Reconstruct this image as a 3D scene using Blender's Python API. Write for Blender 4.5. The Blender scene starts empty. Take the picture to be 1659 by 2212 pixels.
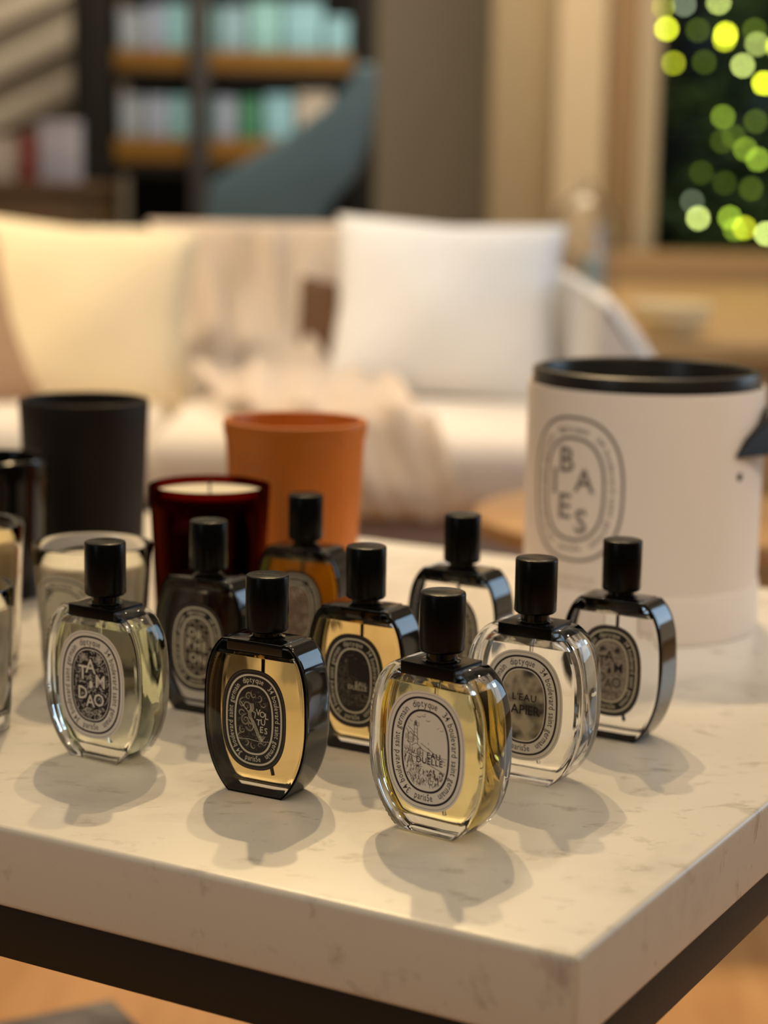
import bpy, bmesh, math, random
from mathutils import Vector, Matrix
PI = math.pi
C = bpy.context.scene.collection
random.seed(7)

# ------------------------------------------------------------------ materials
def mat(name, col=(.8,.8,.8), rough=.5, metal=0, spec=.5, **kw):
    m = bpy.data.materials.new(name); m.use_nodes = True
    b = m.node_tree.nodes['Principled BSDF']
    b.inputs['Base Color'].default_value = (*col, 1)
    b.inputs['Roughness'].default_value = rough
    b.inputs['Metallic'].default_value = metal
    b.inputs['Specular IOR Level'].default_value = spec
    for k, v in kw.items():
        b.inputs[k.replace('_', ' ')].default_value = v
    return m

def vary(m, c2, scale=20, fac=.5, detail=4, bump=0, bscale=None, stretch=(1,1,1), lo=.35, hi=.65):
    """mix a second colour in by noise, optional bump"""
    nt = m.node_tree; b = nt.nodes['Principled BSDF']
    tc = nt.nodes.new('ShaderNodeTexCoord'); mp = nt.nodes.new('ShaderNodeMapping')
    mp.inputs['Scale'].default_value = stretch
    nt.links.new(tc.outputs['Object'], mp.inputs['Vector'])
    n = nt.nodes.new('ShaderNodeTexNoise'); n.inputs['Scale'].default_value = scale; n.inputs['Detail'].default_value = detail
    nt.links.new(mp.outputs[0], n.inputs['Vector'])
    mr = nt.nodes.new('ShaderNodeMapRange'); mr.inputs['From Min'].default_value = lo; mr.inputs['From Max'].default_value = hi
    mr.inputs['To Max'].default_value = fac
    nt.links.new(n.outputs['Fac'], mr.inputs['Value'])
    mx = nt.nodes.new('ShaderNodeMix'); mx.data_type = 'RGBA'
    mx.inputs[6].default_value = b.inputs['Base Color'].default_value[:]
    mx.inputs[7].default_value = (*c2, 1)
    nt.links.new(mr.outputs[0], mx.inputs[0]); nt.links.new(mx.outputs[2], b.inputs['Base Color'])
    if bump:
        n2 = nt.nodes.new('ShaderNodeTexNoise'); n2.inputs['Scale'].default_value = bscale or scale
        nt.links.new(mp.outputs[0], n2.inputs['Vector'])
        bp = nt.nodes.new('ShaderNodeBump'); bp.inputs['Strength'].default_value = bump; bp.inputs['Distance'].default_value = .002
        nt.links.new(n2.outputs['Fac'], bp.inputs['Height']); nt.links.new(bp.outputs[0], b.inputs['Normal'])
    return m

def glass(name, col=(1,1,1), ior=1.5, rough=0.0, absorb=None, dens=0):
    m = bpy.data.materials.new(name); m.use_nodes = True; nt = m.node_tree; nt.nodes.clear()
    o = nt.nodes.new('ShaderNodeOutputMaterial'); g = nt.nodes.new('ShaderNodeBsdfGlass')
    g.inputs['Color'].default_value = (*col, 1); g.inputs['IOR'].default_value = ior; g.inputs['Roughness'].default_value = rough
    nt.links.new(g.outputs[0], o.inputs['Surface'])
    if absorb:
        a = nt.nodes.new('ShaderNodeVolumeAbsorption'); a.inputs['Color'].default_value = (*absorb, 1); a.inputs['Density'].default_value = dens
        nt.links.new(a.outputs[0], o.inputs['Volume'])
    return m

def emit(name, col, s):
    m = bpy.data.materials.new(name); m.use_nodes = True; nt = m.node_tree; nt.nodes.clear()
    o = nt.nodes.new('ShaderNodeOutputMaterial'); g = nt.nodes.new('ShaderNodeEmission')
    g.inputs['Color'].default_value = (*col, 1); g.inputs['Strength'].default_value = s
    nt.links.new(g.outputs[0], o.inputs['Surface']); return m

def marble():
    m = mat('marble', (.80,.77,.73), .3); nt = m.node_tree; b = nt.nodes['Principled BSDF']
    L = nt.links.new
    tc = nt.nodes.new('ShaderNodeTexCoord')
    w = nt.nodes.new('ShaderNodeTexNoise'); w.inputs['Scale'].default_value = 6; w.inputs['Detail'].default_value = 5
    L(tc.outputs['Object'], w.inputs['Vector'])
    wa = nt.nodes.new('ShaderNodeMix'); wa.data_type = 'VECTOR'; wa.inputs[0].default_value = .10
    L(tc.outputs['Object'], wa.inputs[4]); L(w.outputs['Color'], wa.inputs[5])
    def layer(scale, det, lo, hi, strx):
        mp = nt.nodes.new('ShaderNodeMapping'); mp.inputs['Scale'].default_value = strx; mp.inputs['Rotation'].default_value = (0,0,.35)
        L(wa.outputs[1], mp.inputs['Vector'])
        n = nt.nodes.new('ShaderNodeTexNoise'); n.inputs['Scale'].default_value = scale; n.inputs['Detail'].default_value = det
        n.inputs['Roughness'].default_value = .62
        L(mp.outputs[0], n.inputs['Vector'])
        r = nt.nodes.new('ShaderNodeMapRange'); r.inputs['From Min'].default_value = lo; r.inputs['From Max'].default_value = hi
        L(n.outputs['Fac'], r.inputs['Value']); return r
    a = layer(9, 6, .55, .72, (1,1,1)); c = layer(42, 5, .575, .72, (1,1.6,1)); d = layer(120, 3, .68, .75, (1,2.0,1))
    def mix(f, s, prev, col):
        mm = nt.nodes.new('ShaderNodeMath'); mm.operation = 'MULTIPLY'; mm.inputs[1].default_value = s; L(f.outputs[0], mm.inputs[0])
        x = nt.nodes.new('ShaderNodeMix'); x.data_type = 'RGBA'; L(mm.outputs[0], x.inputs[0])
        if prev is None: x.inputs[6].default_value = (.82,.785,.735,1)
        else: L(prev.outputs[2], x.inputs[6])
        x.inputs[7].default_value = (*col, 1); return x
    x = mix(a, .7, None, (.62,.58,.54)); x = mix(c, .62, x, (.38,.33,.29)); x = mix(d, .45, x, (.38,.31,.26))
    L(x.outputs[2], b.inputs['Base Color']); return m

M = {}
M['marble'] = marble()
M['black_metal'] = mat('black_metal', (.012,.010,.009), .45)
M['cap'] = mat('black_cap_plastic', (.0035,.0035,.0035), .25, spec=.16)
M['cap_text'] = mat('engraved_black', (.002,.002,.002), .6)
M['lacquer'] = mat('black_lacquer', (.004,.0035,.003), .07, Coat_Weight=.3)
M['lining'] = mat('black_lining', (.003,.0025,.002), .9, spec=.0)
M['glass'] = glass('clear_glass', (.985,.985,.98), 1.5)
M['cream'] = mat('label_cream', (.90,.85,.79), .6)
M['ink'] = mat('ink_black', (.016,.006,.012), .6)
M['grey_ink'] = mat('ink_grey', (.16,.12,.11), .7)
M['pale_ink'] = mat('ink_pale_grey', (.42,.36,.31), .7)
M['inkcream'] = mat('print_cream', (.76,.70,.56), .6)
M['inkdark'] = mat('label_black', (.012,.009,.010), .45)
M['mid_print'] = mat('print_dim_cream', (.20,.165,.12), .6)
M['wash'] = vary(mat('watercolour_wash', (.55,.48,.36), .7), (.07,.06,.05), 75, 1, 2, lo=.44, hi=.62)
M['tube'] = mat('black_tube', (.01,.01,.01), .4)
M['tubeclear'] = glass('clear_tube', (.95,.95,.95), 1.42)

def link(name, me, m, parent=None):
    o = bpy.data.objects.new(name, me); C.objects.link(o)
    for x in (m if isinstance(m, (list, tuple)) else [m]): me.materials.append(x)
    if parent is not None: o.parent = parent
    return o
def frombm(name, bm, m, parent=None, smooth=True, angle=35):
    me = bpy.data.meshes.new(name); bm.normal_update(); bm.to_mesh(me); bm.free()
    if smooth:
        for p in me.polygons: p.use_smooth = True
        me.set_sharp_from_angle(angle=math.radians(angle))
    return link(name, me, m, parent)
def tag(o, label, cat, group=None, kind=None):
    o['label'] = label; o['category'] = cat
    if group: o['group'] = group
    if kind: o['kind'] = kind
    return o
def empty(name, loc, rz, label, cat, group=None):
    o = bpy.data.objects.new(name, None); C.objects.link(o); o.empty_display_size = .02
    o.location = loc; o.rotation_euler = (0,0,rz); return tag(o, label, cat, group)
def struct(o): o['kind'] = 'structure'; return o

# ------------------------------------------------------------------ mesh helpers
def rings_mesh(bm, rings, cap0=True, cap1=True):
    """loft through closed rings of equal vertex count"""
    vs = [[bm.verts.new(p) for p in r] for r in rings]; n = len(vs[0])
    for a, b in zip(vs, vs[1:]):
        for i in range(n):
            try: bm.faces.new((a[i], a[(i+1)%n], b[(i+1)%n], b[i]))
            except ValueError: pass
    if cap0: bm.faces.new(vs[0][::-1])
    if cap1: bm.faces.new(vs[-1])
    return vs
def lathe(bm, prof, n=72, closed=False, cx=0, cy=0):
    rs = []
    for r, z in prof:
        rs.append([(cx+r*math.cos(2*PI*i/n), cy+r*math.sin(2*PI*i/n), z) for i in range(n)])
    if closed: rs.append(rs[0])
    if closed:
        vs = [[bm.verts.new(p) for p in r] for r in rs[:-1]]; vs.append(vs[0])
        for a, b in zip(vs, vs[1:]):
            for i in range(n): bm.faces.new((a[i], a[(i+1)%n], b[(i+1)%n], b[i]))
    else: rings_mesh(bm, rs)
def fixn(bm): bmesh.ops.recalc_face_normals(bm, faces=bm.faces[:])
def rbox(bm, x0, x1, y0, y1, z0, z1, r=.003, seg=3):
    b2 = bmesh.new(); bmesh.ops.create_cube(b2, size=1)
    for v in b2.verts:
        v.co = Vector(((x0+x1)/2+v.co.x*(x1-x0), (y0+y1)/2+v.co.y*(y1-y0), (z0+z1)/2+v.co.z*(z1-z0)))
    if r > 0: bmesh.ops.bevel(b2, geom=b2.edges[:]+b2.verts[:], offset=r, segments=seg, profile=.5, affect='EDGES')
    me = bpy.data.meshes.new('t'); b2.to_mesh(me); b2.free(); bm.from_mesh(me); bpy.data.meshes.remove(me)
def box(name, d, m, parent=None, r=.003, seg=3):
    bm = bmesh.new(); rbox(bm, *d, r=r, seg=seg); return frombm(name, bm, m, parent)
def prism(name, pts, y0, y1, m, parent=None, r=0, seg=3):
    """polygon in xz extruded along y"""
    bm = bmesh.new(); rings_mesh(bm, [[(x,y0,z) for x,z in pts], [(x,y1,z) for x,z in pts]]); fixn(bm)
    if r: bmesh.ops.bevel(bm, geom=bm.edges[:]+bm.verts[:], offset=r, segments=seg, profile=.5, affect='EDGES')
    return frombm(name, bm, m, parent)
def tube(bm, pts, r, n=8):
    pts = [Vector(p) for p in pts]; rs = []
    for i, p in enumerate(pts):
        t = (pts[min(i+1, len(pts)-1)]-pts[max(i-1, 0)]).normalized()
        a = t.cross(Vector((0,0,1)) if abs(t.z) < .9 else Vector((1,0,0))).normalized(); b = t.cross(a)
        rs.append([p+(a*math.cos(2*PI*k/n)+b*math.sin(2*PI*k/n))*r for k in range(n)])
    rings_mesh(bm, rs)

# ------------------------------------------------------------------ lettering
_gc = {}
def glyph(ch, off=0.0):
    k = (ch, off)
    if k not in _gc:
        cu = bpy.data.curves.new('g', 'FONT'); cu.body = ch; cu.size = 1; cu.offset = off; cu.resolution_u = 2; cu.fill_mode = 'FRONT' if hasattr(cu, 'fill_mode') else cu.fill_mode
        o = bpy.data.objects.new('g', cu); C.objects.link(o)
        dg = bpy.context.evaluated_depsgraph_get(); dg.update()
        me = o.evaluated_get(dg).to_mesh()
        vs = [(v.co.x, v.co.y) for v in me.vertices]; fs = [tuple(p.vertices) for p in me.polygons]
        o.evaluated_get(dg).to_mesh_clear(); C.objects.unlink(o); bpy.data.objects.remove(o); bpy.data.curves.remove(cu)
        x0 = min(v[0] for v in vs); x1 = max(v[0] for v in vs)
        _gc[k] = ([(x-x0, y) for x, y in vs], fs, x1-x0)
    return _gc[k]
def oval(a, b, n=2.5, k=96):
    out = []
    for i in range(k):
        t = PI/2-2*PI*i/k; c, s = math.cos(t), math.sin(t)
        out.append((a*math.copysign(abs(c)**(2/n), c), b*math.copysign(abs(s)**(2/n), s)))
    return out   # clockwise from the top

class Print:
    """flat artwork in label coordinates: every polygon has a material index and a layer"""
    def __init__(s): s.v = []; s.f = []; s.m = []
    def poly(s, pts, m, l):
        i = len(s.v); s.v += [(x, y, l) for x, y in pts]; s.f.append(tuple(range(i, i+len(pts)))); s.m.append(m)
    def raw(s, vs, fs, m, l):
        i = len(s.v); s.v += [(x, y, l) for x, y in vs]
        for f in fs: s.f.append(tuple(i+j for j in f)); s.m.append(m)
    def fill(s, a, b, m, l, n=2.5, k=96, cx=0, cy=0):
        s.poly([(x+cx, y+cy) for x, y in oval(a, b, n, k)], m, l)
    def fan(s, a, b, m, l, n=2.5, k=96, rings=6):
        for r in range(rings):
            f0, f1 = r/rings, (r+1)/rings; A = oval(a, b, n, k)
            for i in range(k):
                p, q = A[i], A[(i+1)%k]
                if r == 0: s.poly([(0,0), (p[0]*f1,p[1]*f1), (q[0]*f1,q[1]*f1)], m, l)
                else: s.poly([(p[0]*f0,p[1]*f0), (p[0]*f1,p[1]*f1), (q[0]*f1,q[1]*f1), (q[0]*f0,q[1]*f0)], m, l)
    def ring(s, a, b, th, m, l, n=2.5, k=96):
        A = oval(a, b, n, k); B = oval(a-th, b-th, n, k)
        for i in range(k):
            j = (i+1) % k; s.poly([A[i], A[j], B[j], B[i]], m, l)
    def char(s, ch, x, y, size, m, l, rot=0, sx=.85, off=0.0):
        vs, fs, w = glyph(ch, off); c, sn = math.cos(rot), math.sin(rot); base, _, w0 = glyph(ch)
        out = []
        for gx, gy in vs:
            gx = (gx-w/2)*size*sx; gy = gy*size; out.append((x+gx*c-gy*sn, y+gx*sn+gy*c))
        s.raw(out, fs, m, l)
    def line(s, txt, x, y, size, m, l, sx=.85, gap=.12, off=0.0, rot=0):
        ws = [(.3 if c == ' ' else glyph(c)[2])*size*sx for c in txt]; tot = sum(ws)+gap*size*sx*(len(txt)-1); p = -tot/2
        for c, w in zip(txt, ws):
            if c != ' ': s.char(c, x+(p+w/2)*math.cos(rot), y+(p+w/2)*math.sin(rot), size, m, l, rot, sx, off)
            p += w+gap*size*sx
    def arc(s, txt, a, b, f0, f1, size, m, l, n=2.5, inward=False):
        """text along the oval between fractions of its length; inward = read along the bottom"""
        P = oval(a, b, n, 360); L = [0]
        for i in range(360):
            p, q = P[i], P[(i+1)%360]; L.append(L[-1]+math.hypot(q[0]-p[0], q[1]-p[1]))
        T = L[-1]
        def at(fr):
            d = (fr % 1)*T; i = 0
            while L[i+1] < d: i += 1
            t = (d-L[i])/(L[i+1]-L[i]); p, q = P[i], P[(i+1)%360]
            return p[0]+(q[0]-p[0])*t, p[1]+(q[1]-p[1])*t, math.atan2(q[1]-p[1], q[0]-p[0])
        ws = [(.26 if c == ' ' else glyph(c)[2])+.10 for c in txt]; tot = sum(ws); sx = (f1-f0)*T/(tot*size) if f1 > f0 else (f0-f1)*T/(tot*size)
        p = 0
        for c, w in zip(txt, ws):
            fr = f0+(f1-f0)*(p+w/2)/tot; p += w
            if c == ' ': continue
            x, y, r = at(fr)
            if inward: r += PI
            dx, dy = -math.sin(r), math.cos(r); h = size*.27
            s.char(c, x-dx*h, y-dy*h, size, m, l, r, sx*.95, .006)
    def stroke(s, pts, w, m, l):
        for (x0, y0), (x1, y1) in zip(pts, pts[1:]):
            d = math.hypot(x1-x0, y1-y0)
            if d < 1e-7: continue
            nx, ny = -(y1-y0)/d*w/2, (x1-x0)/d*w/2; ex, ey = (x1-x0)/d*w*.3, (y1-y0)/d*w*.3
            s.poly([(x0+nx-ex, y0+ny-ey), (x0-nx-ex, y0-ny-ey), (x1-nx+ex, y1-ny+ey), (x1+nx+ex, y1+ny+ey)], m, l)
    def build(s, name, mats, fmap, parent):
        me = bpy.data.meshes.new(name); me.from_pydata([fmap(*v) for v in s.v], [], s.f)
        o = link(name, me, mats, parent)
        for p, m in zip(me.polygons, s.m): p.material_index = m
        return o

def swirl(P, cx, cy, r0, turns, w, m, l, ph=0, sx=1, sy=1, clip=None):
    pts = []
    k = int(14*turns)+4
    for i in range(k+1):
        t = i/k; a = ph+t*turns*2*PI; r = r0*(1-t*.9)
        pts.append((cx+r*math.cos(a)*sx, cy+r*math.sin(a)*sy))
    if clip: pts = [p for p in pts if clip(*p)]
    if len(pts) > 1: P.stroke(pts, w, m, l)
def inov(a, b, n=2.5): return lambda x, y: abs(x/a)**n+abs(y/b)**n < 1

# label materials: 0 paper, 1 main print, 2 dim print, 3 second dim / wash
def frame_label(P, a, b, dark):
    # a,b: half sizes of the paper
    ra, rb = a*.876, b*.905; ia, ib = a*.608, b*.697
    P.fan(a, b, 0, 0, rings=1)
    P.ring(a*.955, b*.965, a*.008, 2, 1)
    P.ring(ra, rb, a*.044 if not dark else a*.05, 1, 1); P.ring(ia, ib, a*.044 if not dark else a*.05, 1, 1)
    ma, mb = (ra+ia)/2-a*.022, (rb+ib)/2-a*.022; s = a*.215
    P.arc('diptyque', ma, mb, -.062, .052, s, 1, 1)
    P.arc('34 boulevard saint germain', ma, mb, .082, .435, s, 1, 1)
    P.arc('34 boulevard saint germain', ma, mb, .568, .915, s, 1, 1)
    P.arc('paris5e', ma, mb, .545, .463, s, 1, 1, inward=True)
    return ia-a*.044, ib-a*.044
def scribbles(P, a, b, cnt, m, l, wmin=.0001, wmax=.0003, seed=1, size=.0016):
    rnd = random.Random(seed); ok = inov(a*.96, b*.96)
    for _ in range(cnt):
        x = rnd.uniform(-a, a); y = rnd.uniform(-b, b); ph = rnd.uniform(0, 6.28); w = rnd.uniform(wmin, wmax)
        pts = []; cur = rnd.uniform(-1.6, 1.6); L = rnd.uniform(.4, 1)*size; st = 5
        for i in range(st):
            if not ok(x, y): break
            pts.append((x, y)); x += math.cos(ph)*L/st*2; y += math.sin(ph)*L/st*2; ph += cur*.45
        if len(pts) > 1: P.stroke(pts, w, m, l)
def letters(P, items, m_out, m_in, l, off=.05):
    for ch, x, y, s in items:
        if m_out is not None: P.char(ch, x, y, s, m_out, l, sx=.95, off=off)
        P.char(ch, x, y, s, m_in, l+1, sx=.95, off=.012)
def roses(P, u, m, m2, l, a, b):
    for cx in (-.42*u, .42*u):
        for k in range(7):
            t = k*2*PI/7; swirl(P, cx+.1*u*math.cos(t), 1.13*u+.09*u*math.sin(t), .075*u, 1.1, .028*u, m, l, ph=t, clip=inov(a*.97, b*.97))
        P.fill(.07*u, .07*u, m, l, 2, 14, cx, 1.13*u)
def tam(P, a, b, light):
    # light: pale letters on dark foliage; otherwise dark letters on pale foliage
    u = a
    bg, ln, lt, ot = (1, 0, 0, 1) if light == 1 else (2, 0, 0, 2)
    P.fill(a*.97, b*.97, bg, 2); scribbles(P, a, b, 330, ln, 3, u*.010, u*.026, 3, u*.2)
    scribbles(P, a, b, 150, bg, 4, u*.015, u*.04, 9, u*.16)
    roses(P, u, ln, bg, 5, a, b)
    P.fill(.10*u, .16*u, ln, 5, 2.2, 20, .0, .02*u)
    for k in range(5): swirl(P, (-.4+.2*k)*u, -1.22*u+.1*u*(k%2), .14*u, 1.2, .025*u, ln, 5, ph=k, clip=inov(a*.97, b*.97))
    S = .84*u
    letters(P, [('T',-.44*u,.20*u,S),('A',-.02*u,.50*u,S),('M',.50*u,-.06*u,S*.92),('D',-.44*u,-.64*u,S*.92),('A',-.04*u,-.92*u,S*.86),('O',.42*u,-.84*u,S*.9)], ot, lt, 6, .085)
def lighthouse(P, a, b, m, l, w):
    u = a; ok = inov(a*.96, b*.96)
    def st(pts, ww=1): 
        pts = [p for p in pts if ok(*p)]
        if len(pts) > 1: P.stroke(pts, w*ww, m, l)
    st([(-.52*u,.3*u),(-.50*u,.92*u)]); st([(-.34*u,.22*u),(-.38*u,.92*u)]); st([(-.56*u,.92*u),(-.34*u,.92*u)])
    st([(-.5*u,.92*u),(-.5*u,1.05*u),(-.44*u,1.12*u),(-.4*u,1.05*u),(-.4*u,.92*u)]); P.fill(.05*u,.07*u,m,l,2,10,-.45*u,1.0*u)
    for k in range(4): st([(-.51*u+.0*k,(.4+.13*k)*u),(-.37*u,(.38+.13*k)*u)], .6)
    for (x0,y0,ww,hh) in ((-.98,.3,.2,.35),(-.78,.25,.22,.3),(-.6,-.15,.38,.3),(-.35,-.2,.25,.22),(-.98,-.1,.3,.28)):
        st([(x0*u,y0*u),(x0*u,(y0+hh)*u),((x0+ww/2)*u,(y0+hh+.1)*u),((x0+ww)*u,(y0+hh)*u),((x0+ww)*u,y0*u),(x0*u,y0*u)])
        for k in range(4): st([((x0+.04+k*ww/4)*u,(y0+.05)*u),((x0+.04+k*ww/4)*u,(y0+hh*.7)*u)], .7)
    st([((-1+.1*i)*u,(1.0-.055*i**1.25+.03*math.sin(i*2))*u) for i in range(8)]); st([((-.2+.12*i)*u,(.28-.06*i)*u) for i in range(10)]); st([((-.9+.18*i)*u,(-.15-.055*i)*u) for i in range(10)])
    st([((-.3+.12*i)*u,(.12-.045*i)*u) for i in range(10)], .7); st([(.1*u,-.1*u),(.95*u,-.14*u)], .6)
    rnd = random.Random(5)
    for _ in range(150):
        x = rnd.uniform(-.95,.95)*u; y = rnd.uniform(-1.38,-.78)*u; L = rnd.uniform(.06,.17)*u; d = rnd.uniform(-.6,.6)
        st([(x,y),(x+d*L*.5,y+L*.5),(x+d*L,y+L*.9)], .8)
    for _ in range(60):
        x = rnd.uniform(-.95,-.5)*u; y = rnd.uniform(-.75,-.1)*u; L = rnd.uniform(.05,.14)*u
        st([(x,y),(x+rnd.uniform(-.5,.5)*L,y+L)], .8)
    for _ in range(34):
        x = rnd.uniform(.1,.85)*u; y = rnd.uniform(-.98,-.68)*u; P.fill(.025*u,.055*u,m,l,2,8,x,y) if ok(x,y) else None
    for k in range(7): swirl(P, (-.75+.26*k)*u, (-1.02-.09*(k%3))*u, .13*u, .8, w, m, l, ph=k, clip=ok)
    for k in range(9):
        t = k*2*PI/9; st([(-.32*u,-.6*u),(-.32*u+.2*u*math.cos(t),-.6*u+.14*u*math.sin(t))])
    for bx, by in ((-.3,1.25),(-.1,1.3),(.1,1.15)): st([((bx-.08)*u,(by+.03)*u),(bx*u,by*u),((bx+.09)*u,(by+.04)*u)])
    scribbles(P, a, b, 30, m, l, w*.5, w*.8, 13, u*.1)

def art(P, kind, a, b):
    u = a
    if kind == 'tam_light': tam(P, a, b, 1)
    elif kind == 'tam_dark': tam(P, a, b, 0)
    elif kind == 'duelle_light':
        lighthouse(P, a, b, 2, 2, .022*u)
        P.line('EAU', .38*u, -.22*u, .31*u, 1, 4, sx=1, off=.012); P.line('DUELLE', .2*u, -.46*u, .33*u, 1, 4, sx=1, gap=.14, off=.012)
    elif kind == 'duelle_dark':
        lighthouse(P, a, b, 2, 2, .02*u)
        P.line('EAU', .42*u, -.22*u, .3*u, 1, 4, sx=1, off=.012); P.line('DUELLE', .25*u, -.44*u, .32*u, 1, 4, sx=1, off=.012)
    elif kind == 'papier':
        P.fill(a*.97, b*.97, 3, 2)
        P.line("L'EAU", .08*u, .20*u, .40*u, 1, 5, sx=1, off=.014); P.line('PAPIER', 0, -.36*u, .54*u, 1, 5, sx=.95, gap=.1, off=.014)
    elif kind == 'orpheon':
        P.fill(a*.97, b*.97, 2, 2)
        for i in range(7):
            for j in range(11):
                x = (-.9+.3*i)*u; y = (-1.45+.29*j)*u
                if inov(a*.9, b*.92)(x, y) and (i+j) % 2: P.fill(.14*u, .14*u, 0, 3, 3, 14, x, y)
                elif inov(a*.9, b*.92)(x, y): P.fill(.09*u, .09*u, 0, 3, 3, 14, x, y)
        S = .70*u
        letters(P, [('O',-.34*u,.56*u,S),('R',.18*u,.42*u,S),('P',-.48*u,-.04*u,S),('H',.02*u,-.14*u,S),('E',.50*u,-.18*u,S),('O',-.22*u,-.84*u,S),('N',.34*u,-.92*u,S)], 0, 1, 5, .05)
    elif kind == 'volutes':
        ok = inov(a*.95, b*.95); w = .022*u
        for cx, cy, r, t, ph in ((-.3,1.1,.28,1.6,0),(0,1.22,.25,1.4,2),(.3,1.1,.25,1.4,4),(-.62,.75,.3,1.8,1),(.55,.82,.22,1.2,3),(-.4,.62,.34,2.0,5),(-.45,-.05,.36,2.4,1),(-.2,-.3,.34,2.0,3),(-.62,-.55,.25,1.5,2),(-.7,.25,.25,1.5,0),(-.75,-.9,.22,1.5,1),(-.4,-1.1,.22,1.4,4),(.0,-1.25,.24,1.3,2),(.35,-1.2,.22,1.2,0),(-.1,-.1,.22,1.4,2.5),(.6,-1.02,.15,1.2,4)):
            for k in range(3): swirl(P, cx*u, cy*u, r*u*(1-.22*k), t*.7, w, 1 if k == 1 else 2, 3, ph=ph+k*.5, sx=.9, clip=ok)
        body = [(-.18,.78),(-.14,.55),(-.3,.35),(-.28,.12),(-.1,-.1),(.05,-.4),(.18,-.7),(.34,-.95)]
        for o in (0,.07,.14): P.stroke([((x+o)*u,y*u) for x, y in body], w*1.3, 1, 4)
        P.stroke([(-.3*u,.35*u),(-.5*u,.55*u),(-.72*u,.8*u)], w*1.6, 1, 4); P.stroke([(-.1*u,.45*u),(.1*u,.35*u),(.05*u,.1*u)], w*1.6, 1, 4)
        P.stroke([(-.85*u,-1.0*u),(-.3*u,-.95*u),(.2*u,-1.0*u),(.85*u,-.95*u)], w, 1, 4)
        for k in range(5): P.stroke([(.45*u,-1.0*u),((.3+.08*k)*u,(-.72+.03*(k%2))*u)], w, 1, 4)
        scribbles(P, a*.95, b*.95, 320, 2, 2, w*.5, w*.9, 21, u*.1)
        P.poly([(.1*u,.55*u),(.92*u,.4*u),(.95*u,-.6*u),(.3*u,-.6*u)], 0, 5)
        S = .42*u
        letters(P, [('V',.25*u,.27*u,S),('O',.48*u,.19*u,S),('L',.72*u,.13*u,S),('T',.27*u,-.22*u,S),('U',.52*u,-.18*u,S),('E',.44*u,-.55*u,S),('S',.68*u,-.58*u,S)], None, 1, 6)
    elif kind == 'faded':
        P.fill(a*.97, b*.97, 2, 2); scribbles(P, a, b, 260, 3, 3, u*.02, u*.06, 31, u*.25); scribbles(P, a, b, 120, 1, 4, u*.02, u*.04, 33, u*.2)

# ------------------------------------------------------------------ perfume bottles
def outline(A, H, zc, hb, N=96, inset=0.0, zmin=None, zmax=None):
    """oval with a flat foot and a flat shoulder as (x,z); inset shrinks it along its normal"""
    nt_, nb = 3.0, 2.1
    B = (H-zc)/(1-(hb*1.25/A)**nt_)**(1/nt_); B0 = zc/(1-(hb/A)**nb)**(1/nb)
    lo = inset if zmin is None else zmin; hi = H-inset if zmax is None else zmax
    pts = []; A_ = A-inset
    def half(z, up):
        n = nt_ if up else nb; b = (B if up else B0)-inset; k = min(1, abs(z-zc)/b); return A_*(1-k**n)**(1/n)
    # right side from the shoulder to the foot, then left side back up; flats carry a few points each
    M_ = N//2-8; zs = []
    ang = lambda z: math.asin(min(1, (z-zc)/(B-inset))) if z > zc else -math.asin(min(1, (zc-z)/(B0-inset)))
    t0, t1 = ang(hi), ang(lo)
    for k in range(M_):
        t = t0+(t1-t0)*k/(M_-1); zs.append(zc+math.sin(t)*((B if t > 0 else B0)-inset))
    zs[0] = hi; zs[-1] = lo
    right = [(half(z, z > zc), z) for z in zs]
    top = [(right[0][0]*(-1+2*(k+1)/9), hi) for k in range(8)]; bot = [(right[-1][0]*(1-2*(k+1)/9), lo) for k in range(8)]
    return top+right+bot+[(-x, z) for x, z in right[::-1]]

SPEC = dict(
  T=dict(A=.0372, H=.0905, zc=.0450, n=2.35, hb=.0172, D=.0262, cap_r=.012, cap_h=.0312, top=.1283, lab=(.0250,.0320), lz=.0455, wall=.0042),
  P=dict(A=.0329, H=.0865, zc=.0430, n=2.45, hb=.0172, D=.0262, cap_r=.012, cap_h=.0312, top=.1226, lab=(.0208,.0285), lz=.0430, wall=.0018))

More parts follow.
